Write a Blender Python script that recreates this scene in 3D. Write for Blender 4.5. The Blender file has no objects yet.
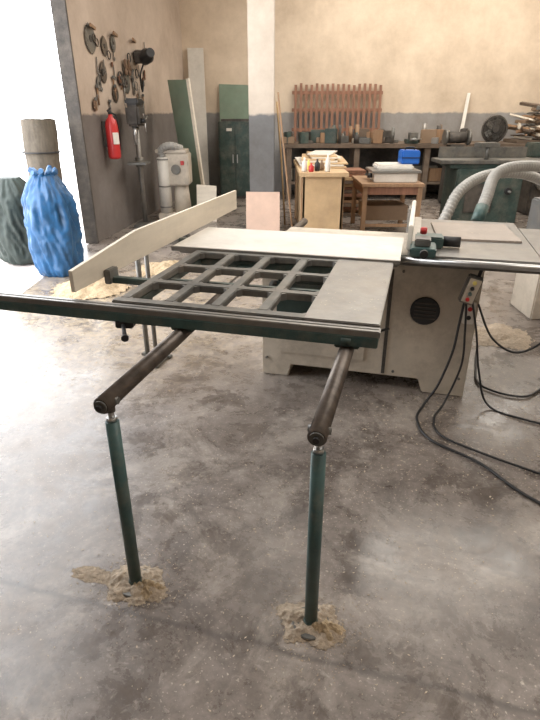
import bpy, bmesh, math, random
from mathutils import Vector, Matrix, Euler, noise
random.seed(4)
SC=bpy.context.scene
try:
    SC.view_settings.view_transform='Standard'
except Exception: pass

# ------------------------------------------------------------ materials
def newmat(name):
    m=bpy.data.materials.new(name); m.use_nodes=True
    return m, m.node_tree.nodes, m.node_tree.links, m.node_tree.nodes['Principled BSDF']
def N(nt,t,**k):
    n=nt.new(t)
    for a,b in k.items(): setattr(n,a,b)
    return n
MATS={}
def mat(name,col,rough=.6,metal=0.,amt=.18,scale=8.,bump=.05,stretch=(1,1,1),col2=None,dirt=0.):
    if name in MATS: return MATS[name]
    m,nt,ln,p=newmat(name)
    tc=N(nt,'ShaderNodeTexCoord'); mp=N(nt,'ShaderNodeMapping'); mp.inputs['Scale'].default_value=stretch
    ln.new(tc.outputs['Object'],mp.inputs['Vector'])
    no=N(nt,'ShaderNodeTexNoise'); no.inputs['Scale'].default_value=scale; no.inputs['Detail'].default_value=6
    no.inputs['Roughness'].default_value=.65
    ln.new(mp.outputs['Vector'],no.inputs['Vector'])
    cr=N(nt,'ShaderNodeValToRGB'); cr.color_ramp.elements[0].position=.3; cr.color_ramp.elements[1].position=.7
    a=col2 or tuple(c*(1-amt) for c in col)
    b=tuple(min(1,c*(1+amt)) for c in col) if not col2 else col
    cr.color_ramp.elements[0].color=(*a,1); cr.color_ramp.elements[1].color=(*b,1)
    ln.new(no.outputs['Fac'],cr.inputs['Fac']); out=cr.outputs['Color']
    if dirt>0:   # patchy dust / scuffs
        n2=N(nt,'ShaderNodeTexNoise'); n2.inputs['Scale'].default_value=3.4; n2.inputs['Detail'].default_value=10; n2.inputs['Roughness'].default_value=.78
        ln.new(tc.outputs['Object'],n2.inputs['Vector'])
        r2=N(nt,'ShaderNodeValToRGB'); r2.color_ramp.elements[0].position=.46; r2.color_ramp.elements[1].position=.66
        r2.color_ramp.elements[0].color=(0,0,0,1); r2.color_ramp.elements[1].color=(dirt,dirt,dirt,1)
        ln.new(n2.outputs['Fac'],r2.inputs['Fac'])
        mx=N(nt,'ShaderNodeMix',data_type='RGBA'); ln.new(r2.outputs['Color'],mx.inputs['Factor']); ln.new(out,mx.inputs[6]); mx.inputs[7].default_value=(.28,.24,.19,1)
        out=mx.outputs[2]
    ln.new(out,p.inputs['Base Color'])
    p.inputs['Roughness'].default_value=rough; p.inputs['Metallic'].default_value=metal
    if bump>0:
        bp=N(nt,'ShaderNodeBump'); bp.inputs['Strength'].default_value=bump; bp.inputs['Distance'].default_value=.02
        ln.new(no.outputs['Fac'],bp.inputs['Height']); ln.new(bp.outputs['Normal'],p.inputs['Normal'])
    MATS[name]=m; return m

def wallmat(name,top,low,split=1.5):
    m,nt,ln,p=newmat(name)
    tc=N(nt,'ShaderNodeTexCoord'); sx=N(nt,'ShaderNodeSeparateXYZ')
    ln.new(tc.outputs['Object'],sx.inputs[0])
    n1=N(nt,'ShaderNodeTexNoise'); n1.inputs['Scale'].default_value=1.0; n1.inputs['Detail'].default_value=9; n1.inputs['Roughness'].default_value=.72
    n2=N(nt,'ShaderNodeTexNoise'); n2.inputs['Scale'].default_value=9; n2.inputs['Detail'].default_value=5
    ln.new(tc.outputs['Object'],n1.inputs['Vector']); ln.new(tc.outputs['Object'],n2.inputs['Vector'])
    ad=N(nt,'ShaderNodeMath',operation='MULTIPLY_ADD'); ln.new(n2.outputs['Fac'],ad.inputs[0]); ad.inputs[1].default_value=.07
    ln.new(sx.outputs['Z'],ad.inputs[2])
    gt=N(nt,'ShaderNodeMapRange'); ln.new(ad.outputs[0],gt.inputs['Value']); gt.inputs['From Min'].default_value=split+.02; gt.inputs['From Max'].default_value=split+.05
    def var(c,a):
        r=N(nt,'ShaderNodeValToRGB'); r.color_ramp.elements[0].position=.3; r.color_ramp.elements[1].position=.7
        r.color_ramp.elements[0].color=(c[0]*(1-a),c[1]*(1-a*1.15),c[2]*(1-a*1.3),1)
        r.color_ramp.elements[1].color=(*[min(1,x*(1+a*.5)) for x in c],1)
        ln.new(n1.outputs['Fac'],r.inputs['Fac']); return r
    a=var(top,.26); b=var(low,.32)
    mx=N(nt,'ShaderNodeMix',data_type='RGBA'); ln.new(gt.outputs['Result'],mx.inputs['Factor'])
    ln.new(b.outputs['Color'],mx.inputs[6]); ln.new(a.outputs['Color'],mx.inputs[7])
    ln.new(mx.outputs[2],p.inputs['Base Color']); p.inputs['Roughness'].default_value=.85
    bp=N(nt,'ShaderNodeBump'); bp.inputs['Strength'].default_value=.2; bp.inputs['Distance'].default_value=.02
    ln.new(n2.outputs['Fac'],bp.inputs['Height']); ln.new(bp.outputs['Normal'],p.inputs['Normal'])
    return m

def floormat():
    m,nt,ln,p=newmat('polished_concrete')
    tc=N(nt,'ShaderNodeTexCoord'); mp=N(nt,'ShaderNodeMapping')
    mp.vector_type='POINT'; mp.inputs['Rotation'].default_value=(0,0,math.radians(15))
    ln.new(tc.outputs['Object'],mp.inputs['Vector'])
    def noi(s,d,r=.6,w=0):
        n=N(nt,'ShaderNodeTexNoise'); n.inputs['Scale'].default_value=s; n.inputs['Detail'].default_value=d; n.inputs['Roughness'].default_value=r
        n.inputs['Distortion'].default_value=w
        ln.new(mp.outputs['Vector'],n.inputs['Vector']); return n
    def ramp(n,p0,c0,p1,c1):
        r=N(nt,'ShaderNodeValToRGB'); r.color_ramp.elements[0].position=p0; r.color_ramp.elements[1].position=p1
        r.color_ramp.elements[0].color=(*c0,1); r.color_ramp.elements[1].color=(*c1,1); ln.new(n,r.inputs['Fac']); return r
    def mix(f,a,b,bl='MIX'):
        x=N(nt,'ShaderNodeMix',data_type='RGBA',blend_type=bl)
        if isinstance(f,float): x.inputs['Factor'].default_value=f
        else: ln.new(f,x.inputs['Factor'])
        for i,v in ((6,a),(7,b)):
            if isinstance(v,tuple): x.inputs[i].default_value=(*v,1)
            else: ln.new(v,x.inputs[i])
        return x.outputs[2]
    big=noi(.9,8,.65,.8); mid=noi(3.6,9,.74,.3); fine=noi(30,5,.65); speck=noi(85,2,.5); blot=noi(1.7,10,.76,.8); scr=noi(9,7,.75,2.5); stain=noi(2.3,9,.78,.6)
    base=ramp(big.outputs['Fac'],.32,(.145,.120,.104),.68,(.30,.262,.236)).outputs['Color']
    m2=ramp(mid.outputs['Fac'],.36,(.52,.50,.48),.60,(1.15,1.14,1.13)).outputs['Color']
    c=mix(1.,base,m2,'MULTIPLY')
    dust=ramp(blot.outputs['Fac'],.49,(0,0,0),.61,(.68,.68,.68)).outputs['Color']
    c=mix(dust,c,(.40,.355,.312))
    sc2=ramp(scr.outputs['Fac'],.57,(0,0,0),.68,(.5,.5,.5)).outputs['Color']
    c=mix(sc2,c,(.50,.455,.405))
    st=ramp(stain.outputs['Fac'],.51,(0,0,0),.62,(.68,.68,.68)).outputs['Color']
    c=mix(st,c,(.098,.079,.068))
    f2=ramp(fine.outputs['Fac'],.3,(.76,.76,.76),.7,(1.14,1.14,1.14)).outputs['Color']
    c=mix(1.,c,f2,'MULTIPLY')
    sp=ramp(speck.outputs['Fac'],.64,(0,0,0),.68,(1,1,1)).outputs['Color']
    spm=mix(1.,sp,ramp(mid.outputs['Fac'],.44,(0,0,0),.58,(.8,.8,.8)).outputs['Color'],'MULTIPLY')
    c=mix(spm,c,(.60,.54,.45))
    # loose sawdust drift in the working area left of / below the saw
    vs=N(nt,'ShaderNodeVectorMath',operation='DISTANCE'); ln.new(tc.outputs['Object'],vs.inputs[0]); vs.inputs[1].default_value=(-1.4,4.4,0)
    dr=N(nt,'ShaderNodeMapRange'); ln.new(vs.outputs['Value'],dr.inputs['Value']); dr.inputs['From Min'].default_value=.4; dr.inputs['From Max'].default_value=2.0; dr.inputs['To Min'].default_value=1; dr.inputs['To Max'].default_value=0
    dm=mix(1.,ramp(scr.outputs['Fac'],.42,(0,0,0),.58,(.8,.8,.8)).outputs['Color'],dr.outputs['Result'],'MULTIPLY')
    c=mix(dm,c,(.46,.37,.25))
    sx=N(nt,'ShaderNodeSeparateXYZ'); ln.new(mp.outputs['Vector'],sx.inputs[0])
    for pos,w,st in ((1.115,.008,.6),(1.70,.004,.25)):
        a=N(nt,'ShaderNodeMath',operation='MULTIPLY_ADD'); ln.new(mid.outputs['Fac'],a.inputs[0]); a.inputs[1].default_value=.09; ln.new(sx.outputs['Y'],a.inputs[2])
        d=N(nt,'ShaderNodeMath',operation='SUBTRACT'); ln.new(a.outputs[0],d.inputs[0]); d.inputs[1].default_value=pos+.03
        e=N(nt,'ShaderNodeMath',operation='ABSOLUTE'); ln.new(d.outputs[0],e.inputs[0])
        l=N(nt,'ShaderNodeMapRange'); ln.new(e.outputs[0],l.inputs['Value']); l.inputs['From Min'].default_value=w*.3; l.inputs['From Max'].default_value=w*2.2
        l.inputs['To Min'].default_value=st; l.inputs['To Max'].default_value=0
        c=mix(l.outputs['Result'],c,(.06,.05,.045))
    ln.new(c,p.inputs['Base Color'])
    rr=N(nt,'ShaderNodeMapRange'); ln.new(mid.outputs['Fac'],rr.inputs['Value']); rr.inputs['From Min'].default_value=.35; rr.inputs['From Max'].default_value=.65
    rr.inputs['To Min'].default_value=.15; rr.inputs['To Max'].default_value=.46; ln.new(rr.outputs['Result'],p.inputs['Roughness'])
    p.inputs['Specular IOR Level'].default_value=.75
    bp=N(nt,'ShaderNodeBump'); bp.inputs['Strength'].default_value=.14; bp.inputs['Distance'].default_value=.008
    ln.new(mid.outputs['Fac'],bp.inputs['Height']); ln.new(bp.outputs['Normal'],p.inputs['Normal'])
    return m

CREAM=mat('machine_cream_paint',(.57,.505,.415),.5,0,.14,5,dirt=.6)
WHITE=mat('white_laminate',(.72,.685,.62),.45,0,.06,4,.02,dirt=.25)
BOARD=mat('pale_board',(.70,.63,.52),.6,0,.08,3,.03,(1,1,8),dirt=.15)
STEEL=mat('cast_steel_grey',(.235,.225,.21),.36,.4,.2,10,.03,dirt=.5)
GRID=mat('weathered_dark_steel',(.14,.138,.127),.45,.35,.35,12,.08,dirt=.55)
RAIL=mat('brown_steel_tube',(.12,.10,.085),.34,.45,.45,14,.05,dirt=.45)
TEAL=mat('teal_enamel',(.055,.108,.104),.42,.1,.3,9,.04,dirt=.4)
TEALD=mat('dark_green_enamel',(.04,.068,.06),.5,.1,.3,9,.04,dirt=.35)
CHROME=mat('bare_metal',(.5,.5,.49),.3,.9,.1,20,.02)
BLACK=mat('black_rubber',(.02,.02,.021),.5,0,.3,10,.02)
DARK=mat('dark_grime',(.055,.048,.042),.7,0,.4,8,.05,dirt=.25)
RED=mat('red_paint',(.5,.03,.03),.35,0,.1,8,0)
YEL=mat('yellow_label',(.65,.55,.15),.5,0,.1,8,0)
DUST=mat('sawdust',(.48,.37,.24),.95,0,.3,70,.7)
DUSTG=mat('grey_sawdust',(.40,.325,.245),.95,0,.35,50,.7)
CHIP=mat('pale_wood_chip',(.60,.51,.39),.9,0,.2,30,0)
PLY=mat('plywood',(.52,.36,.20),.65,0,.15,5,.03,(1,6,1),dirt=.15)
WOOD=mat('brown_wood',(.30,.18,.10),.7,0,.25,6,.05,(4,4,.6),dirt=.2)
WOODR=mat('reddish_wood',(.24,.115,.07),.7,0,.25,6,.05,(4,4,.6))
WOODD=mat('old_dark_wood',(.13,.092,.065),.8,0,.3,6,.05,dirt=.3)
PINK=mat('pinkish_fibreboard',(.60,.43,.34),.7,0,.08,6,.02)
GREENB=mat('green_mdf',(.20,.27,.20),.65,0,.1,5,.02,dirt=.2)
BLUE=mat('blue_plastic_sack',(.02,.10,.24),.33,0,.3,6,.35)
GSACK=mat('dark_green_sack',(.035,.05,.045),.6,0,.3,6,.4)
ROLL=mat('brown_rolled_tarpaulin',(.125,.105,.08),.8,0,.3,7,.4,(3,3,.6),dirt=.3)
BLUEB=mat('blue_plastic',(.02,.12,.45),.4,0,.1,5,0)
HOSE=mat('grey_flex_hose',(.34,.33,.305),.5,0,.15,15,0)
MGREY=mat('grey_machine_paint',(.15,.155,.155),.5,.1,.15,6,.02,dirt=.4)
CARD=mat('cardboard',(.27,.185,.12),.8,0,.12,6,.03)
PLAST=mat('ceiling_plaster',(.6,.57,.52),.9,0,.08,3,.02)
GLOVE=mat('worn_leather',(.22,.14,.09),.8,0,.3,12,.1)
DUSTYB=mat('dusty_board',(.38,.325,.28),.6,0,.12,6,.02,dirt=.4)

# ------------------------------------------------------------ builder
class B:
    def __init__(s,name): s.name=name; s.bm=bmesh.new(); s.m=[]
    def _mi(s,m):
        if m not in s.m: s.m.append(m)
        return s.m.index(m)
    def _add(s,t,m,smooth=False,quads=False):
        i=s._mi(m)
        for f in t.faces:
            f.material_index=i
            f.smooth= smooth and (not quads or len(f.verts)==4)
        me=bpy.data.meshes.new('t'); t.to_mesh(me); t.free(); s.bm.from_mesh(me); bpy.data.meshes.remove(me)
        return s
    def box(s,c,d,m,rot=(0,0,0),bev=.004):
        t=bmesh.new(); bmesh.ops.create_cube(t,size=1)
        bmesh.ops.scale(t,vec=d,verts=t.verts)
        if bev>0: bmesh.ops.bevel(t,geom=t.edges[:],offset=min(bev,min(d)*.3),segments=2,affect='EDGES')
        M=Matrix.Translation(c)@Euler([math.radians(a) for a in rot]).to_matrix().to_4x4()
        t.transform(M); return s._add(t,m)
    def bx(s,x0,x1,y0,y1,z0,z1,m,bev=.004):
        return s.box(((x0+x1)/2,(y0+y1)/2,(z0+z1)/2),(abs(x1-x0),abs(y1-y0),abs(z1-z0)),m,(0,0,0),bev)
    def cyl(s,p0,p1,r0,m,r1=None,seg=24,bev=0):
        p0=Vector(p0);p1=Vector(p1);r1=r0 if r1 is None else r1
        t=bmesh.new(); L=(p1-p0).length
        bmesh.ops.create_cone(t,cap_ends=True,segments=seg,radius1=r0,radius2=r1,depth=L)
        if bev>0:
            ed=[e for e in t.edges if abs(e.verts[0].co.z-e.verts[1].co.z)<1e-6]
            bmesh.ops.bevel(t,geom=ed,offset=bev,segments=2,affect='EDGES')
        q=(p1-p0).to_track_quat('Z','Y').to_matrix().to_4x4()
        t.transform(Matrix.Translation((p0+p1)/2)@q); return s._add(t,m,True,True)
    def prism(s,pts,ext,m,bev=0):
        t=bmesh.new(); ext=Vector(ext)
        a=[t.verts.new(p) for p in pts]; b=[t.verts.new(Vector(p)+ext) for p in pts]
        n=len(a); t.faces.new(a); t.faces.new(b[::-1])
        for i in range(n): t.faces.new((a[i],b[i],b[(i+1)%n],a[(i+1)%n]))
        bmesh.ops.recalc_face_normals(t,faces=t.faces)
        if bev>0: bmesh.ops.bevel(t,geom=t.edges[:],offset=bev,segments=2,affect='EDGES')
        return s._add(t,m)
    def lathe(s,prof,c,m,seg=32,axis=(0,0,1),wob=0,seed=0,squash=(1,1),fz=5,ridge=0):
        t=bmesh.new(); rings=[]
        for (r,z) in prof:
            ring=[]
            for k in range(seg):
                a=2*math.pi*k/seg; x=r*math.cos(a);y=r*math.sin(a); zz=z
                if wob:
                    n=noise.noise(Vector((math.cos(a)*1.8+seed,math.sin(a)*1.8,z*fz)))+.6*noise.noise(Vector((math.cos(a)*6+seed,math.sin(a)*6,z*fz*1.6)))
                    f=1+wob*n
                    if ridge: f+=ridge*(.35-abs(noise.noise(Vector((math.cos(a+z)*4.5+seed,math.sin(a+z)*4.5,z*fz*1.3+seed)))))-ridge*.6*abs(noise.noise(Vector((math.cos(a)*3,seed+math.sin(a)*3,z*fz*4))))
                    x*=f;y*=f
                ring.append(t.verts.new((x*squash[0],y*squash[1],zz)))
            rings.append(ring)
        for i in range(len(rings)-1):
            for k in range(seg):
                t.faces.new((rings[i][k],rings[i][(k+1)%seg],rings[i+1][(k+1)%seg],rings[i+1][k]))
        t.faces.new(rings[0][::-1]); t.faces.new(rings[-1])
        q=Vector(axis).to_track_quat('Z','Y').to_matrix().to_4x4()
        t.transform(Matrix.Translation(c)@q); return s._add(t,m,True,True)
    def tube(s,pts,r,m,seg=10,sub=8,corr=0,pitch=None):
        P=[Vector(p) for p in pts]; path=[]
        def cr(a,b,c,d,t): return .5*((2*b)+(c-a)*t+(2*a-5*b+4*c-d)*t*t+(3*b-a-3*c+d)*t**3)
        n=len(P)
        for i in range(n-1):
            a=P[max(i-1,0)];b=P[i];c=P[i+1];d=P[min(i+2,n-1)]
            for k in range(sub): path.append(cr(a,b,c,d,k/sub))
        path.append(P[-1])
        if pitch:
            L=[0]
            for i in range(1,len(path)): L.append(L[-1]+(path[i]-path[i-1]).length)
            M=int(L[-1]/pitch); q=[];j=0
            for k in range(M+1):
                d=L[-1]*k/M
                while j<len(L)-2 and L[j+1]<d: j+=1
                f=(d-L[j])/max(1e-9,L[j+1]-L[j]); q.append(path[j].lerp(path[j+1],f))
            path=q
        t=bmesh.new(); rings=[]; prev=None
        for i,p in enumerate(path):
            d=(path[min(i+1,len(path)-1)]-path[max(i-1,0)]).normalized()
            if prev is None: x=d.orthogonal().normalized()
            else:
                x=(prev-d*prev.dot(d)).normalized()
            prev=x; y=d.cross(x); rr=r+(corr if i%2 else 0)
            rings.append([t.verts.new(p+(x*math.cos(2*math.pi*k/seg)+y*math.sin(2*math.pi*k/seg))*rr) for k in range(seg)])
        for i in range(len(rings)-1):
            for k in range(seg): t.faces.new((rings[i][k],rings[i][(k+1)%seg],rings[i+1][(k+1)%seg],rings[i+1][k]))
        t.faces.new(rings[0][::-1]); t.faces.new(rings[-1])
        return s._add(t,m,corr==0)
    def torus(s,c,R,r,m,axis=(0,0,1),seg=28):
        t=bmesh.new(); rings=[]
        for i in range(seg):
            a=2*math.pi*i/seg
            rings.append([t.verts.new(((R+r*math.cos(b))*math.cos(a),(R+r*math.cos(b))*math.sin(a),r*math.sin(b))) for b in [2*math.pi*k/8 for k in range(8)]])
        for i in range(seg):
            for k in range(8): t.faces.new((rings[i][k],rings[(i+1)%seg][k],rings[(i+1)%seg][(k+1)%8],rings[i][(k+1)%8]))
        q=Vector(axis).to_track_quat('Z','Y').to_matrix().to_4x4(); t.transform(Matrix.Translation(c)@q)
        return s._add(t,m,True)
    def chips(s,n,fn,m,rm=.008,z=.0015):
        t=bmesh.new()
        for _ in range(n):
            x,y=fn(); r=random.uniform(.002,rm); a=random.uniform(0,6.3); vs=[]
            for k in range(4):
                q=r*random.uniform(.5,1.3)*(1 if k%2 else .45)
                vs.append(t.verts.new((x+q*math.cos(a+k*1.57),y+q*math.sin(a+k*1.57),z+random.uniform(0,.002))))
            t.faces.new(vs)
        bmesh.ops.recalc_face_normals(t,faces=t.faces)
        return s._add(t,m)
    def mound(s,cx,cy,rx,ry,h,m,seed,rot=0):
        """irregular heap as a height field that dies out at the edges"""
        t=bmesh.new(); n=64; g={}
        for i in range(n+1):
            for j in range(n+1):
                a=i/n*2-1; b_=j/n*2-1; d=math.hypot(a,b_)
                u=math.atan2(b_,a)
                edge=.78+.30*noise.noise(Vector((math.cos(u)*1.5+seed,math.sin(u)*1.5,0)))+.12*noise.noise(Vector((a*9+seed,b_*9,4)))
                v=max(0,1-(d/edge)**1.6)
                z=h*v*(1+.5*noise.noise(Vector((a*3+seed,b_*3,0)))+.35*noise.noise(Vector((a*9,b_*9,seed))))
                if v<=0: continue
                x=a*rx;y=b_*ry
                g[i,j]=t.verts.new((cx+x*math.cos(rot)-y*math.sin(rot),cy+x*math.sin(rot)+y*math.cos(rot),max(.0008,z)))
        for i in range(n):
            for j in range(n):
                q=[g.get(k) for k in ((i,j),(i+1,j),(i+1,j+1),(i,j+1))]
                if all(q): t.faces.new(q)
        return s._add(t,m,True)
    def done(s,parent=None,M=None):
        me=bpy.data.meshes.new(s.name); s.bm.to_mesh(me); s.bm.free()
        for m in s.m: me.materials.append(m)
        o=bpy.data.objects.new(s.name,me); SC.collection.objects.link(o)
        if parent: o.parent=parent
        elif M is not None: o.matrix_world=M
        return o

# ------------------------------------------------------------ room shell
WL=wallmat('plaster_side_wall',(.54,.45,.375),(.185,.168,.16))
WBk=wallmat('plaster_back_wall',(.70,.585,.455),(.33,.32,.31))
WP=wallmat('plaster_pillar',(.60,.535,.46),(.18,.187,.195),1.5)
FL=floormat()
b=B('floor'); b.bx(-2.32,6.6,-3.,11.7,-.1,0,FL,0); b.done()
b=B('wall_back'); b.bx(-2.6,6.7,11.5,11.7,0,4.5,WBk,0); b.done()
b=B('wall_right'); b.bx(6.5,6.7,-3,11.5,0,4.5,WBk,0); b.done()
b=B('wall_front_unseen'); b.bx(-2.32,6.7,-3.2,-3,0,4.5,WBk,0); b.done()  # unseen wall behind the camera, added to block flattening sky light
b=B('wall_left'); b.prism([(-2.22,6.82,0),(-1.65,11.5,0),(-1.75,11.5,0),(-2.32,6.82,0)],(0,0,4.5),WL)
b.bx(-2.32,-2.22,-3,2.2,0,4.5,WL,0); b.bx(-2.32,-2.22,2.2,6.82,3.9,4.5,WL,0); b.done()
b=B('ceiling'); b.bx(-2.6,6.7,-3.2,11.7,4.5,4.6,PLAST,0); b.done()
b=B('ground'); b.bx(-14,-2.32,-6,16,-.12,-.02,mat('sunlit_pale_ground',(.74,.68,.65),.9,0,.08,2,.02),0); b.done()
b=B('pillar'); b.bx(-.27,.06,7.4,7.73,0,4.5,WP,.01); b.done()
b=B('trim_1'); b.bx(-2.36,-2.20,6.78,6.82,0,3.9,DARK,.003); b.bx(-2.36,-2.20,2.2,2.24,0,3.9,DARK,.003); b.done()

# ------------------------------------------------------------ panel saw (local frame rotated -15deg)
saw=bpy.data.objects.new('sliding_table_panel_saw',None); SC.collection.objects.link(saw)
saw.matrix_world=Matrix.Translation((.385,1.729,0))@Matrix.Rotation(math.radians(-15),4,'Z')
def S(n): return B(n)
b=S('outrigger_grid')
Z0,Z1=.838,.868
xs=[-1.04+i*(.77/4) for i in range(5)]
ys=[0,.27,.545,.82]
for i,x in enumerate(xs[:-1]):
    b.bx(x,x+.044,.05,.87,Z0,Z1,GRID,.004)
for y in ys[1:]:
    b.bx(-1.04,-.262,y,y+.045,Z0,Z1+.0005,GRID,.004)
b.bx(-1.05,-.262,0,.05,Z0,Z1+.001,GRID,.004)
b.bx(-.275,0,0,.87,Z0,Z1+.002,STEEL,.004)
for i in range(4):
    for j in range(3):
        x0=xs[i]+.044; x1=xs[i+1] if i<3 else -.275; y0=ys[j]+.045; y1=ys[j+1]
        for (cx,cy,sx,sy) in ((x0,y0,1,1),(x1,y0,-1,1),(x0,y1,1,-1),(x1,y1,-1,-1)):
            b.prism([(cx,cy,Z0),(cx+sx*.02,cy,Z0),(cx,cy+sy*.02,Z0)],(0,0,Z1-Z0-.001),GRID)
b.done(saw)
b=S('front_beam')
b.bx(-1.02,.0,-.012,.03,.805,.838,TEAL,.003)
b.bx(-1.75,.005,-.05,-.004,.836,.862,STEEL,.003)
b.bx(-1.75,.0,-.054,-.012,.800,.840,TEAL,.003)
b.bx(-1.75,.0,-.03,-.024,.862,.864,GRID,0)
b.box((-.98,-.03,.79),(.07,.05,.03),BLACK,(0,0,12)); b.cyl((-.98,-.05,.79),(-.93,-.13,.775),.008,BLACK); b.cyl((-.93,-.13,.775),(-.925,-.14,.773),.014,BLACK)
b.cyl((-.11,-.03,.80),(-.11,-.03,.83),.03,TEALD)
b.bx(-1.04,-1.0,.0,.87,.80,.838,TEALD); b.bx(-.06,-.02,.0,.87,.80,.838,TEAL)
b.bx(-1.04,-.02,.83,.87,.79,.836,TEALD); b.bx(-1.0,-.04,.42,.45,.81,.836,TEALD)
b.done(saw)
b=S('support_rails')
for x,y1 in ((-.75,2.35),(-.11,1.25)):
    b.cyl((x,-.60,.765),(x,y1,.765),.027,RAIL,bev=.004)
    b.cyl((x,-.606,.765),(x,-.598,.765),.02,GRID); b.cyl((x,-.614,.765),(x,-.604,.765),.009,BLACK)
    b.cyl((x-.032,-.555,.765),(x+.032,-.555,.765),.011,GRID)
    b.box((x,.02,.79),(.09,.07,.035),TEALD); b.cyl((x-.05,.02,.795),(x-.035,.02,.795),.02,GRID); b.cyl((x+.035,.02,.795),(x+.05,.02,.795),.02,GRID)
    b.box((x,.8,.80),(.09,.07,.02),TEALD)
b.done(saw)
b=S('legs')
for x,y in ((-.75,-.555),(-.11,-.555)):
    b.cyl((x,y,.003),(x,y,.69),.0215,TEAL,bev=.002)
    b.cyl((x,y,.69),(x,y,.745),.010,CHROME); b.cyl((x,y,.69),(x,y,.705),.017,CHROME,seg=6)
    b.cyl((x,y,.725),(x,y,.745),.015,RAIL)
    b.cyl((x,y,.0),(x,y,.012),.065,GRID,bev=.003)
    b.cyl((x,y,.008),(x,y,.03),.028,TEALD,.0225)
b.done(saw)
b=S('sawdust_ring')
for x,y,m,sd in ((-.75,-.555,DUSTG,2),(-.11,-.555,DUSTG,7)):
    b.mound(x,y,.135,.125,.026,m,sd)
    b.mound(x+.045,y-.01,.08,.06,.034,DUST,sd+3)
    b.chips(600,lambda: (x+random.gauss(0,.085),y+random.gauss(0,.075)),DUSTG,.006)
b.mound(-.93,-.56,.11,.05,.004,DUSTG,21)
b.done(saw)
b=S('cabinet')
x0,x1,y0,y1=-.77,.47,1.2,1.95
prof=[(x0,y0,0),(x0+.17,y0,0),(x0+.19,y0,.085),(x1-.27,y0,.085),(x1-.24,y0,0),(x1,y0,0),(x1,y0,.80),(x0,y0,.80)]
b.prism(prof,(0,y1-y0,0),CREAM,.006)
b.bx(-.66,-.13,1.19,1.2,.17,.70,CREAM,.004)
b.cyl((-.18,1.185,.45),(-.18,1.195,.45),.012,BLACK)
b.bx(x0-.0,x1,y0-.025,y0,.79,.83,TEALD)
b.cyl((.19,1.186,.52),(.19,1.204,.52),.082,BLACK,bev=.004)
for k in range(5): b.bx(.13,.25,1.181,1.187,.475+k*.022,.484+k*.022,DARK,.001)
b.bx(-.02,.0,1.193,1.2,.1,.78,DARK,.001)
b.bx(.395,.455,1.175,1.2,.47,.60,WHITE,.004); b.cyl((.425,1.168,.56),(.425,1.18,.56),.012,RED); b.cyl((.425,1.168,.51),(.425,1.18,.51),.012,BLACK)
for x,z in ((-.74,.74),(-.74,.12),(-.05,.74),(.05,.74),(.05,.12),(.43,.12)): b.cyl((x,1.19,z),(x,1.2,z),.008,GRID,seg=8)
b.done(saw)
b=S('sliding_carriage')
b.bx(-1.19,.03,.87,1.42,.862,.878,WHITE,.003)
b.bx(-1.17,.02,.93,1.40,.83,.862,STEEL,.003)
b.bx(-1.0,.02,1.0,1.34,.80,.832,CREAM,.004)
b.bx(-1.19,.03,.868,.885,.855,.879,STEEL,.002)
b.done(saw)
b=S('saw_table')
b.bx(.06,.72,1.06,2.12,.835,.868,STEEL,.004)
b.bx(.08,.70,1.10,2.08,.80,.836,TEALD,.004)
b.box((.43,1.72,.874),(.46,.50,.012),DUSTYB,(0,0,4),.001)
b.cyl((.02,1.035,.845),(1.35,1.035,.845),.017,CHROME)
b.bx(.02,1.35,1.052,1.068,.81,.845,GRID)
b.bx(.72,1.25,1.2,1.95,.835,.866,STEEL,.004)
b.bx(1.19,1.23,1.25,1.29,0,.835,TEALD); b.bx(1.19,1.23,1.86,1.90,0,.835,TEALD)
b.done(saw)
b=S('rip_fence')
b.bx(.05,.075,1.15,2.05,.868,1.0,WHITE,.004)
b.bx(.075,.12,1.15,2.0,.868,.90,CHROME,.003)
b.bx(.07,.20,1.02,1.20,.865,.91,TEAL,.006); b.bx(.09,.17,1.06,1.16,.91,.95,GRID,.006)
b.cyl((.14,1.02,.90),(.14,.96,.90),.008,CHROME); b.cyl((.14,.97,.90),(.14,.94,.90),.02,BLACK)
b.cyl((.13,1.20,.95),(.13,1.20,.985),.018,RED,bev=.004)
b.bx(.09,.24,1.22,1.34,.868,.93,TEAL,.008); b.cyl((.24,1.28,.90),(.33,1.28,.90),.028,BLACK)
b.done(saw)
b=S('blade_guard')
b.prism([(.035,1.55,.88),(.035,1.95,.88),(.035,1.90,.99),(.035,1.66,1.0)],(.012,0,0),STEEL)
b.done(saw)
b=S('switch_pendant')
b.tube([(.50,1.25,.80),(.47,1.14,.83),(.44,1.10,.80),(.43,1.09,.76)],.009,BLACK)
b.box((.40,1.08,.70),(.075,.055,.15),GRID,(0,14,0),.006)
b.box((.402,1.05,.70),(.06,.006,.13),CREAM,(0,14,0),.002)
for i,(z,m) in enumerate(((.745,YEL),(.715,BLACK),(.685,TEAL),(.655,RED))):
    xx=.40+(z-.70)*.25; b.cyl((xx,1.038,z),(xx,1.05,z),.010,m)
b.tube([(.38,1.08,.63),(.37,1.07,.5),(.36,1.08,.33),(.31,1.08,.12),(.25,1.04,.012),(.21,.86,.010),(.28,.67,.010),(.51,.52,.01),(.74,.28,.01),(1.3,-.05,.01)],.007,BLACK)
b.tube([(.39,1.09,.63),(.41,1.10,.45),(.42,1.10,.25),(.36,1.06,.03),(.30,.88,.01),(.34,.72,.010),(.55,.60,.01),(.9,.45,.01),(1.4,.2,.01)],.006,BLACK)
b.tube([(.42,1.08,.63),(.47,1.10,.45),(.52,1.12,.22),(.6,1.1,.02),(.8,1.0,.01),(1.2,.9,.01)],.006,BLACK)
b.tube([(.46,1.15,.60),(.56,1.12,.42),(.72,1.14,.35),(.9,1.2,.5),(1.0,1.25,.8)],.006,BLACK)
b.done(saw)
b=S('crosscut_fence')
xf=-1.27
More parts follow.
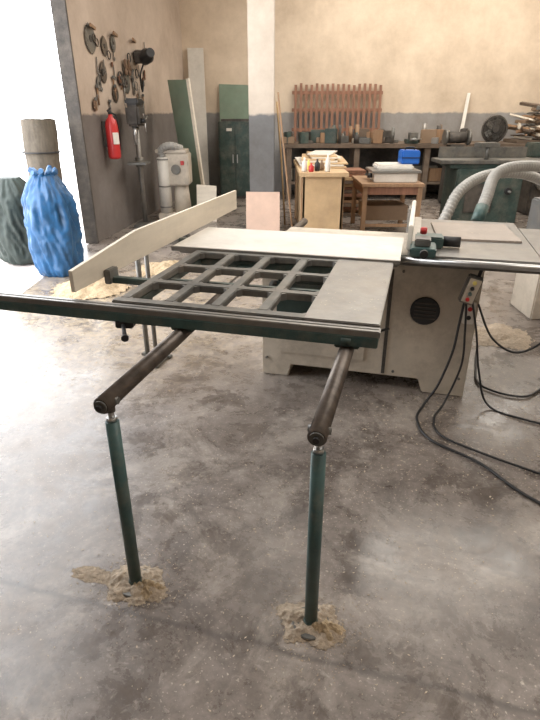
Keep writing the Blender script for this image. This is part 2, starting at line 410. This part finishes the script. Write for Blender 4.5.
b.prism([(xf,.06,.865),(xf,2.2,.865),(xf,2.2,1.0),(xf,.62,1.01),(xf,.06,.955)],(.018,0,0),BOARD,.001)
b.bx(-1.25,-1.04,.30,.34,.835,.862,TEALD); b.bx(-1.25,-1.22,.28,.36,.835,.90,GRID)
b.bx(-1.25,-1.19,1.1,1.14,.835,.87,TEALD)
b.done(saw)
b=S('auxiliary_stand')
b.cyl((-1.62,1.26,0),(-1.62,1.26,.84),.017,GRID); b.bx(-1.64,-1.25,1.24,1.28,.83,.86,GRID)
b.cyl((-1.48,1.12,0),(-1.48,1.12,.84),.014,GRID); b.bx(-1.5,-1.25,1.10,1.14,.83,.86,GRID)
b.bx(-1.64,-1.46,1.10,1.28,.32,.35,GRID); b.bx(-1.66,-1.44,1.24,1.28,0,.02,GRID); b.bx(-1.5,-1.46,1.08,1.28,0,.02,GRID)
b.done(saw)
b=S('underframe')
b.box((-.45,1.08,.60),(.35,.2,.20),TEALD,(0,0,0),.01)
b.cyl((-.62,1.06,.6),(-.68,1.06,.6),.07,GRID,bev=.004)
b.tube([(-.3,1.15,.7),(-.2,.95,.6),(-.1,1.0,.45),(0,1.17,.4)],.008,BLACK)
b.done(saw)
b=S('table_sawdust')
b.chips(160,lambda:(random.uniform(-.26,-.01),random.uniform(.02,.84)),CHIP,.004,.8705)
b.chips(260,lambda:(random.uniform(.13,.70),random.uniform(1.1,2.1)),CHIP,.005,.881)
b.done(saw)

b=B('sawdust_pile'); b.mound(-1.72,4.85,.55,.42,.11,DUST,3,.2); b.chips(900,lambda:(-1.7+random.gauss(0,.3),4.8+random.gauss(0,.3)),DUST,.012,.003); b.done()
b=B('sawdust_pile'); b.mound(-1.15,5.6,.45,.35,.06,DUST,9,1.); b.done()
b=B('sawdust_pile'); b.mound(1.75,3.7,.35,.28,.03,DUSTG,12,1.); b.done()
b=B('scattered_wood_chips')
b.chips(1700,lambda:(random.uniform(-1.8,2.4),random.uniform(.6,3.6)),CHIP,.0045)
b.chips(1100,lambda:(random.gauss(.1,.45),random.gauss(1.9,.5)),CHIP,.006)
b.chips(1300,lambda:(random.gauss(1.15,.45),random.gauss(2.45,.35)),CHIP,.009)
b.chips(600,lambda:(random.gauss(-1.2,.3),random.gauss(3.5,.4)),DUST,.009)
b.done(saw).matrix_parent_inverse=saw.matrix_world.inverted()
b=B('power_cable')
b.tube([(1.495,3.50,.012),(1.38,3.2,.012),(1.30,2.9,.012),(1.5,2.75,.012),(1.75,2.9,.012),(2.2,2.95,.012)],.007,BLACK)
b.done()

# ------------------------------------------------------------ extraction hoses and extractor
b=B('dust_extractor')
b.bx(3.1,3.75,5.9,6.5,.08,.62,MGREY,.02); b.cyl((3.42,6.2,.62),(3.42,6.2,.84),.27,MGREY,bev=.02); b.cyl((3.42,6.2,.84),(3.42,6.2,.92),.10,DARK)
b.bx(3.14,3.3,5.885,5.9,.3,.52,BLACK,.003); b.cyl((3.5,5.9,.4),(3.5,5.88,.4),.07,TEALD)
for x in (3.15,3.7):
    for y in (5.95,6.45): b.cyl((x,y,0),(x,y,.08),.03,BLACK)
b.cyl((3.2,5.98,.72),(3.1,5.88,.75),.055,TEAL); b.cyl((3.35,5.96,.72),(3.32,5.86,.75),.055,TEAL)
b.tube([(1.36,4.45,.50),(1.50,4.6,.74),(1.66,4.8,.92),(1.98,5.1,1.01),(2.4,5.35,1.0),(2.8,5.6,.88),(3.1,5.88,.75)],.04,HOSE,14,8,.009,.02)
b.cyl((1.34,4.42,.44),(1.39,4.49,.55),.052,TEAL); b.bx(1.22,1.46,4.3,4.55,0,.46,TEALD)
b.tube([(1.50,3.85,.90),(1.58,4.0,.98),(1.74,4.3,1.10),(1.98,4.5,1.14),(2.4,4.8,1.1),(2.9,5.3,.95),(3.2,5.7,.8),(3.32,5.87,.75)],.036,HOSE,14,8,.008,.018)
b.cyl((1.46,3.80,.83),(1.51,3.87,.93),.045,TEAL)
b.cyl((1.46,3.80,.0),(1.46,3.80,.84),.02,TEALD); b.cyl((1.46,3.80,.0),(1.46,3.80,.02),.10,TEALD)
b.done()
b=B('waste_bin')
b.bx(2.12,2.5,4.05,4.45,.0,.5,CREAM,.01); b.bx(2.10,2.52,4.03,4.47,.5,.54,WHITE,.01); b.bx(2.25,2.37,4.03,4.05,.38,.41,BLACK)
b.done()

# ------------------------------------------------------------ middle-distance furniture
b=B('plywood_workbench')
b.bx(.36,.95,6.7,8.6,.82,.87,PLY); b.bx(.40,.90,6.75,6.78,.0,.82,PLY); b.bx(.40,.43,6.75,8.5,.05,.82,PLY); b.bx(.87,.90,6.75,8.5,.05,.82,PLY)
for x in (.42,.88):
    for y in (6.82,8.5): b.bx(x-.035,x+.035,y-.035,y+.035,0,.82,WOOD)
b.done()
b=B('plank_stack')
for i in range(8):
    b.box((.72+random.uniform(-.07,.07),7.9,.881+i*.019),(.6-.04*i,1.4-.1*i,.016),[PLY,WHITE,PLY,BOARD,PLY,BOARD,PLY,WHITE][i],(0,0,random.uniform(-18,2)),.002)
b.done()
for i,(x,y,m,h) in enumerate(((.42,6.85,WHITE,.16),(.50,6.8,RED,.10),(.58,6.9,BLACK,.14),(.48,7.0,YEL,.12),(.70,6.82,WHITE,.2),(.64,6.98,CARD,.12))):
    b=B('bottle'); b.lathe([(.03,0),(.033,.01),(.033,h*.6),(.012,h*.8),(.012,h)],(x,y,.872),m,16); b.done()
b=B('wooden_table')
b.bx(1.2,2.02,7.2,8.2,.64,.68,WOOD)
for x in (1.25,1.97):
    for y in (7.25,8.15): b.bx(x-.03,x+.03,y-.03,y+.03,0,.64,WOOD)
b.bx(1.25,1.97,7.23,7.26,.54,.64,WOODR); b.bx(1.25,1.97,8.14,8.17,.54,.64,WOODR); b.bx(1.23,1.26,7.25,8.15,.54,.64,WOODR); b.bx(1.96,1.99,7.25,8.15,.54,.64,WOODR)
b.bx(1.25,1.97,7.24,7.27,.12,.16,WOOD)
b.bx(1.30,1.9,7.5,8.0,.16,.36,CARD)
b.done()
b=B('thickness_planer')
b.bx(1.38,1.95,7.35,7.85,.68,.80,WHITE,.01); b.bx(1.34,1.99,7.32,7.88,.80,.83,CHROME,.005); b.bx(1.42,1.9,7.4,7.8,.83,.90,WHITE,.02)
b.cyl((1.36,7.45,.76),(1.30,7.45,.76),.03,BLACK)
b.done()
b=B('blue_tool_case')
b.bx(1.74,1.98,7.45,7.7,.90,1.07,BLUEB,.015); b.bx(1.74,1.98,7.44,7.71,.975,.985,BLACK,.003); b.tube([(1.80,7.57,1.07),(1.81,7.57,1.10),(1.91,7.57,1.10),(1.92,7.57,1.07)],.009,BLACK)
b.done()
b=B('offcut_stack')
for i in range(14):
    b.box((1.05+random.uniform(-.03,.03),8.9+random.uniform(-.05,.05),.025+i*.05),(.9,random.uniform(.25,.45),.045),random.choice([WOOD,WOODD,PLY,CARD,WOODR]),(0,0,random.uniform(-10,10)),.003)
b.done()
b=B('fibreboard_panel')
b.prism([(-.32,7.18,0),(.13,7.14,0),(.13,7.34,.56),(-.32,7.36,.56)],(0,.02,0),PINK); b.done()
b=B('wooden_batten'); b.tube([(.31,7.2,0.02),(.2,7.3,.9),(.1,7.38,1.75)],.016,WOOD,4,2); b.done()
b=B('wooden_batten'); b.tube([(.22,7.95,0.02),(.16,7.85,.9),(.09,7.72,1.65)],.018,PLY,4,2); b.done()

# ------------------------------------------------------------ left wall group
def onwall(y): return -2.22+(y-6.82)*(.57/4.68)
nw=Vector((4.68,-.57,0)).normalized()
b=B('wall_mounted_tools')
def P(y,z,off=.02): return Vector((onwall(y),y,z))+nw*off
def blade(y,z,r,m):
    b.cyl(P(y,z,.01),P(y,z,.016),r,m,seg=36); b.cyl(P(y,z,.014),P(y,z,.022),r*.25,DARK)
    for k in range(18):
        a=k*math.pi/9; c=P(y,z,.013)+Vector((0,math.cos(a)*r,math.sin(a)*r)); b.box(c,(.005,.025,.025),m,(math.degrees(a)+20,0,0),0)
blade(7.35,2.32,.15,GRID); blade(7.75,2.28,.10,RAIL); blade(7.62,1.98,.11,RAIL); blade(7.45,1.85,.07,STEEL); blade(8.05,2.34,.09,GRID); blade(7.95,1.75,.10,RAIL); blade(8.4,1.9,.13,GRID)
for i in range(48):
    y=random.uniform(7.2,9.4); z=random.uniform(1.6,2.42); k=i%4
    if k==0: b.torus(P(y,z,.025),random.uniform(.04,.08),.008,random.choice([RAIL,BLACK,STEEL]),nw,20)
    elif k==1:
        L=random.uniform(.12,.28); b.cyl(P(y,z,.02),P(y,z-L,.02),.011,random.choice([WOOD,STEEL,RAIL]),seg=10); b.box(P(y,z,.025),(.03,.08,.035),GRID,(0,0,7))
    elif k==2:
        L=random.uniform(.12,.24); b.box(P(y,z,.015),(.008,.03,L),STEEL,(random.uniform(-15,15),0,7)); b.torus(P(y,z-L/2,.018),.022,.007,STEEL,nw,14)
    else: b.box(P(y,z,.02),(.015,random.uniform(.06,.14),random.uniform(.05,.12)),random.choice([GLOVE,WOODR,DARK]),(random.uniform(-20,20),0,7),.005)
for y in (7.5,8.2,8.9): b.box(P(y,2.45,.012),(.02,.5,.04),WOOD,(0,0,7))
b.done()
b=B('hanging_power_tool')
b.lathe([(.05,0),(.09,.03),(.10,.15),(.07,.22),(.06,.30)],P(8.85,2.22,.14),BLACK,20,axis=(.5,-.8,.2)); b.tube([P(8.85,2.2,.15),P(8.75,2.0,.1),P(8.9,1.8,.06),P(9.0,1.95,.05)],.012,BLACK); b.box(P(8.85,2.25,.08),(.16,.22,.16),DARK,(10,0,7),.02)
b.done()
b=B('hanging_gloves')
for dy in (0,.13):
    c=P(8.35+dy,2.12,.04); b.box(c,(.03,.10,.13),GLOVE,(0,0,7),.012)
    for k in range(4): b.cyl(c+Vector((0,-.036+.024*k,-.06)),c+Vector((0,-.04+.027*k,-.14+.01*abs(k-1.5))),.012,GLOVE,seg=8)
    b.cyl(c+Vector((0,.04,.0)),c+Vector((.01,.08,-.06)),.012,GLOVE,seg=8)
b.done()
b=B('fire_extinguisher')
c=P(7.42,.97,.12)
b.lathe([(.05,0),(.075,.01),(.08,.04),(.08,.40),(.065,.46),(.03,.50),(.025,.53)],c,RED,28)
b.cyl(c+Vector((0,0,.53)),c+Vector((0,0,.57)),.022,BLACK); b.box(c+Vector((.0,-.03,.585)),(.025,.14,.018),BLACK,(12,0,0)); b.box(c+Vector((.0,-.03,.56)),(.02,.12,.014),BLACK)
b.tube([c+Vector((0,.03,.55)),c+Vector((.05,.1,.5)),c+Vector((.07,.1,.3)),c+Vector((.06,.09,.1))],.011,BLACK)
b.box(c+Vector((.055,-.055,.25)),(.02,.08,.14),WHITE,(0,0,-45)); b.box(c+Vector((-.09,0,.3)),(.05,.06,.3),DARK)
b.done()
b=B('drill_press')
x,y=-1.83,7.95
b.box((x,y,.02),(.28,.36,.04),GRID); b.cyl((x-.03,y+.1,.02),(x-.03,y+.1,1.5),.035,STEEL); b.box((x,y,1.48),(.18,.42,.26),DARK,(0,0,0),.03)
b.cyl((x,y-.14,1.36),(x,y-.14,1.12),.03,CHROME,.02); b.box((x,y-.08,.88),(.26,.30,.03),GRID); b.cyl((x-.03,y+.1,.82),(x-.03,y+.1,.94),.06,GRID)
b.box((x,y,1.65),(.17,.40,.08),BLACK,(0,0,0),.02); b.cyl((x+.09,y-.1,1.42),(x+.15,y-.1,1.42),.03,BLACK)
for k in range(3):
    a=k*2.1+.4; b.cyl((x+.14,y-.1,1.42),(x+.15,y-.1+.14*math.cos(a),1.42+.14*math.sin(a)),.007,CHROME)
b.done()
b=B('dust_collector')
x,y=-1.46,8.52
b.box((x,y,.06),(.5,.45,.12),CREAM,(0,0,0),.02); b.box((x+.08,y,.75),(.34,.36,.46),CREAM,(0,0,0),.02)
b.cyl((x-.13,y-.14,.12),(x-.13,y-.14,.92),.09,WHITE,bev=.01); b.cyl((x+.1,y,.1),(x+.1,y,.55),.14,CREAM,.10)
for z in (.2,.5,.88): b.cyl((x-.13,y-.14,z),(x-.13,y-.14,z+.02),.094,STEEL)
b.box((x,y-.02,1.0),(.46,.34,.05),CREAM,(0,0,0),.01); b.cyl((x+.06,y-.2,.75),(x+.06,y-.18,.75),.07,GRID); b.box((x+.16,y-.19,.84),(.05,.02,.06),RED)
b.tube([(x-.13,y-.14,.92),(x-.14,y-.16,1.02),(x,y-.2,1.08),(x+.15,y-.1,1.03)],.05,HOSE,12,8,.008,.02)
b.done()
b=B('green_mdf_sheet')
b.prism([(-1.62,9.45,1.98),(-1.28,9.15,1.97),(-1.06,8.9,0),(-1.36,9.2,0)],(.02,.02,0),GREENB)
b.prism([(-1.285,9.145,1.985),(-1.245,9.13,1.985),(-1.02,8.88,0),(-1.065,8.895,0)],(.02,.02,0),BOARD); b.done()
b=B('white_board')
b.prism([(-1.12,8.30,0),(-.82,8.30,0),(-.82,8.45,.50),(-1.12,8.45,.52)],(0,.02,0),BOARD); b.done()
b=B('tool_cabinet')
b.bx(-.95,-.35,10.6,11.05,.05,1.36,TEALD,.01); b.bx(-.92,-.66,10.585,10.6,.1,1.32,TEALD,.005); b.bx(-.64,-.38,10.585,10.6,.1,1.32,TEALD,.005)
for x in (-.69,-.61): b.bx(x-.01,x+.01,10.56,10.585,.65,.8,CHROME)
b.bx(-.80,-.70,10.58,10.585,1.2,1.25,WHITE,.001); b.bx(-.93,-.37,10.62,11.03,0,.05,DARK); b.bx(-.9,-.4,10.65,11,1.36,1.40,DARK)
b.done()
b=B('green_mdf_sheet')
b.prism([(-.98,11.2,0),(-.36,11.2,0),(-.36,11.45,1.98),(-.98,11.45,2.0)],(0,.02,0),GREENB); b.done()
b=B('white_board'); b.prism([(-1.5,10.95,0),(-1.2,10.95,0),(-1.25,11.45,2.6),(-1.55,11.45,2.6)],(0,.02,0),WHITE); b.done()

# sacks in doorway
def sack(name,x,y,r,h,m,seed,sq=(1,1),neck=.80,top=.3,ridge=.28,wob=.16,knots=True):
    b=B(name); pr=[]
    n=60
    for i in range(n):
        t=i/(n-1)
        rr=r*(.92+.14*math.sin(t*2.9))
        if t>neck: rr*=1-((t-neck)/(1-neck))**1.7*(1-top)
        if t<.06: rr*=.82+3*t
        pr.append((rr,h*t))
    b.lathe(pr,(x,y,0.0),m,96,wob=wob,seed=seed,squash=sq,fz=2.0,ridge=ridge)
    if knots:
        for k in range(9):
            a=k*.7; b.cyl((x+r*top*.3*math.cos(a),y+r*top*.3*math.sin(a),h*.97),(x+r*(top+.1)*math.cos(a),y+r*(top+.1)*math.sin(a),h*(1.02+.015*(k%3))),.02,m,.026,seg=8)
    return b.done()
sack('blue_plastic_sack',-2.20,5.43,.235,.99,BLUE,1,(1,.9),.70,.45,.24)
sack('dark_green_sack',-2.80,5.95,.24,.90,GSACK,4,(1,1),.75,.5,.24,.16,False)
b=B('rolled_tarpaulin')
# spiral roll standing on end, leaning a little
pr=[]; t=bmesh.new(); rings=[]
nt_,turns=150,4.2
for zi in range(24):
    z=zi/23*1.46; row=[]
    for k in range(nt_):
        a=k/(nt_-1)*turns*math.tau; r=.03+.165*(k/(nt_-1))
        w=1+.05*noise.noise(Vector((math.cos(a)*2,math.sin(a)*2,z*2)))+.05*noise.noise(Vector((a,z*5,1)))
        row.append(t.verts.new((-2.62+.03*z+r*w*math.cos(a),6.42+r*w*math.sin(a),z+.02*noise.noise(Vector((a*.5,zi,3)))*(1 if zi==23 else 0))))
    rings.append(row)
for i in range(23):
    for k in range(nt_-1): t.faces.new((rings[i][k],rings[i][k+1],rings[i+1][k+1],rings[i+1][k]))
b._add(t,ROLL,True)
for z in (.45,1.12): b.torus((-2.62+.03*z,6.42,z),.2,.008,BLACK)
b.done()

# ------------------------------------------------------------ back of the room
b=B('long_workbench')
b.bx(.25,5.6,10.4,11.2,.92,.99,WOODD)
for x in (.35,1.6,2.9,4.2,5.5):
    for y in (10.48,11.15): b.bx(x-.05,x+.05,y-.05,y+.05,0,.92,WOODD)
b.bx(.35,5.5,10.45,11.1,.28,.32,WOODD); b.bx(.35,5.5,11.12,11.16,.1,.9,DARK)
b.bx(.25,5.6,11.2,11.48,.95,.99,WOODD)
bench=b.done()
b=B('slatted_wooden_rack')
for i in range(17):
    x=.47+i*.102; h=random.uniform(-.02,.02)
    b.prism([(x,11.30,.995),(x+.05,11.30,.995),(x+.05,11.43,2.0+h),(x,11.43,2.0+h)],(0,.018,0),WOODR)
for z in (1.2,1.55,1.85): b.box((1.3,11.325+(z-1)*.13-.012,z),(1.75,.02,.06),WOODR)
b.done()
b=B('workbench_clutter')
for i in range(110):
    x=random.uniform(.3,3.7)
    if 2.35<x<2.85: continue
    y=random.uniform(10.5,11.0); h=random.uniform(.04,.26); m=random.choice([DARK,GRID,WOODD,TEALD,WOOD,STEEL,CARD,BOARD,DARK])
    if i%3: b.box((x,y,.992+h/2),(random.uniform(.06,.3),random.uniform(.08,.25),h),m,(0,0,random.uniform(-30,30)),.01)
    else: b.cyl((x,y,.992),(x,y,.992+h*1.3),random.uniform(.02,.05),m,seg=14)
for i in range(44):
    x=random.uniform(.5,5.3); h=random.uniform(.08,.3); m=random.choice([DARK,GRID,WOODD,WOOD,CARD,BOARD])
    b.box((x,random.uniform(10.6,11),.322+h/2),(random.uniform(.12,.5),random.uniform(.1,.3),h),m,(0,0,random.uniform(-10,10)),.01)
b.done(bench)
b=B('bench_vice')
b.box((2.6,10.55,1.03),(.2,.25,.07),TEALD); b.box((2.6,10.5,1.11),(.14,.08,.14),GRID); b.box((2.6,10.38,1.11),(.14,.05,.14),GRID); b.cyl((2.6,10.2,1.08),(2.6,10.5,1.08),.018,CHROME); b.cyl((2.5,10.22,1.08),(2.7,10.22,1.08),.009,CHROME)
b.done()
b=B('bench_grinder')
b.box((3.25,10.0,.5),(.3,.3,1.0),DARK,(0,0,0),.03); b.cyl((3.1,10.0,1.12),(3.4,10.0,1.12),.09,DARK)
for x in (3.03,3.43): b.cyl((x,10.0,1.12),(x+.05,10.0,1.12),.13,GRID,bev=.01)
b.done()
b=B('spindle_moulder')
b.bx(4.15,4.95,8.8,9.4,.0,.80,DARK,.02); b.bx(4.0,5.1,8.7,9.5,.80,.86,GRID,.006); b.bx(4.15,4.95,9.05,9.3,.86,1.08,TEALD,.02); b.cyl((4.5,9.0,.86),(4.5,9.0,1.02),.07,GRID)
b.cyl((4.3,8.8,.5),(4.3,8.74,.5),.10,GRID); b.cyl((4.3,8.74,.5),(4.3,8.70,.5),.02,CHROME)
b.done()
b=B('industrial_fan')
c=Vector((4.1,10.55,1.235))
b.torus(c,.22,.022,DARK,(0,1,0)); b.torus(c+Vector((0,-.06,0)),.15,.006,DARK,(0,1,0)); b.torus(c+Vector((0,-.05,0)),.2,.006,DARK,(0,1,0)); b.torus(c+Vector((0,-.07,0)),.09,.006,DARK,(0,1,0))
for k in range(5):
    a=k*math.tau/5; d=Vector((math.cos(a),0,math.sin(a))); b.box(c+d*.11,(.15,.012,.11),GRID,(18,-math.degrees(a),0),.003)
for k in range(16):
    a=k*math.tau/16; d=Vector((math.cos(a),0,math.sin(a))); b.cyl(c+Vector((0,-.08,0)),c+d*.215+Vector((0,-.02,0)),.004,DARK,seg=6)
b.cyl(c+Vector((0,.02,0)),c+Vector((0,.03,0)),.21,DARK)
b.cyl(c+Vector((0,-.08,0)),c+Vector((0,.14,0)),.06,DARK); b.cyl(c+Vector((0,.05,-.21)),c+Vector((0,.05,-.24)),.12,DARK)
b.done()
b=B('firewood_pile')
for i in range(90):
    x=random.uniform(4.6,5.6); z=1.02+random.uniform(0,.62)*(1-.3*abs(x-5.1)); L=random.uniform(.4,.7)
    d=Vector((random.uniform(-.5,.5),1,random.uniform(-.1,.3))).normalized()*L/2; c=Vector((x,10.8,z+.05))
    b.box(c,(random.uniform(.03,.09),L,random.uniform(.02,.06)),random.choice([WOOD,WOODD,BOARD,WOODD,GRID,CARD]),(random.uniform(-5,12),random.uniform(-20,20),random.uniform(-35,35)),.002)
b.bx(4.55,5.55,10.55,11.2,.992,1.05,WOODD)
b.done()
b=B('white_batten'); b.prism([(3.68,11.22,.995),(3.75,11.22,.995),(3.88,11.47,1.85),(3.82,11.47,1.85)],(0,.02,0),WHITE); b.done()
b=B('surface_planer')
b.bx(2.65,3.6,7.9,8.5,.03,.80,TEALD,.02); b.bx(2.4,3.9,7.92,8.42,.86,.91,GRID,.006); b.bx(2.55,3.75,7.95,8.45,.80,.86,TEALD,.01)
b.bx(2.5,3.8,8.40,8.43,.91,1.06,GRID,.004); b.bx(2.8,3.2,7.885,7.9,.2,.6,DARK,.005); b.cyl((3.4,7.89,.5),(3.4,7.86,.5),.05,BLACK); b.cyl((3.4,7.8,.5),(3.4,7.9,.5),.015,CHROME)
b.cyl((3.1,8.1,.91),(3.1,8.1,1.1),.03,GRID); b.box((3.1,8.15,1.1),(.3,.2,.06),GRID,(0,0,10),.01)
b.done()

# ------------------------------------------------------------ light
W=bpy.data.worlds.new('sky'); SC.world=W; W.use_nodes=True
bg=W.node_tree.nodes['Background']; bg.inputs[0].default_value=(.97,.98,1,1); bg.inputs[1].default_value=6.5
def area(name,loc,rot,sx,sy,p,col,portal=False):
    l=bpy.data.lights.new(name,'AREA'); l.shape='RECTANGLE'; l.size=sx; l.size_y=sy; l.energy=p; l.color=col
    if portal: l.cycles.is_portal=True
    o=bpy.data.objects.new(name,l); SC.collection.objects.link(o); o.location=loc; o.rotation_euler=[math.radians(a) for a in rot]; return o
area('ceiling_fill',(2.4,1.2,4.4),(0,0,0),4,2.5,115,(1,.95,.89))  # three fill lamps added under the unseen ceiling, no fixtures modelled
area('ceiling_fill',(2.2,6.3,4.4),(0,0,0),5,2.5,190,(1,.95,.87))
area('ceiling_fill',(3.0,9.6,4.4),(0,0,0),5,1.5,190,(1,.94,.85))
area('doorway_portal',(-2.34,4.5,1.95),(0,-90,0),3.9,4.6,1,(1,1,1),True)

# ------------------------------------------------------------ camera
f=530.; th=math.atan(250/f)
cd=bpy.data.cameras.new('camera'); cd.sensor_fit='VERTICAL'; cd.sensor_height=36; cd.lens=36*f/720; cd.clip_end=100
co=bpy.data.objects.new('camera',cd); SC.collection.objects.link(co); co.location=(0,0,1.55); co.rotation_euler=(math.pi/2-th,0,0)
SC.camera=co
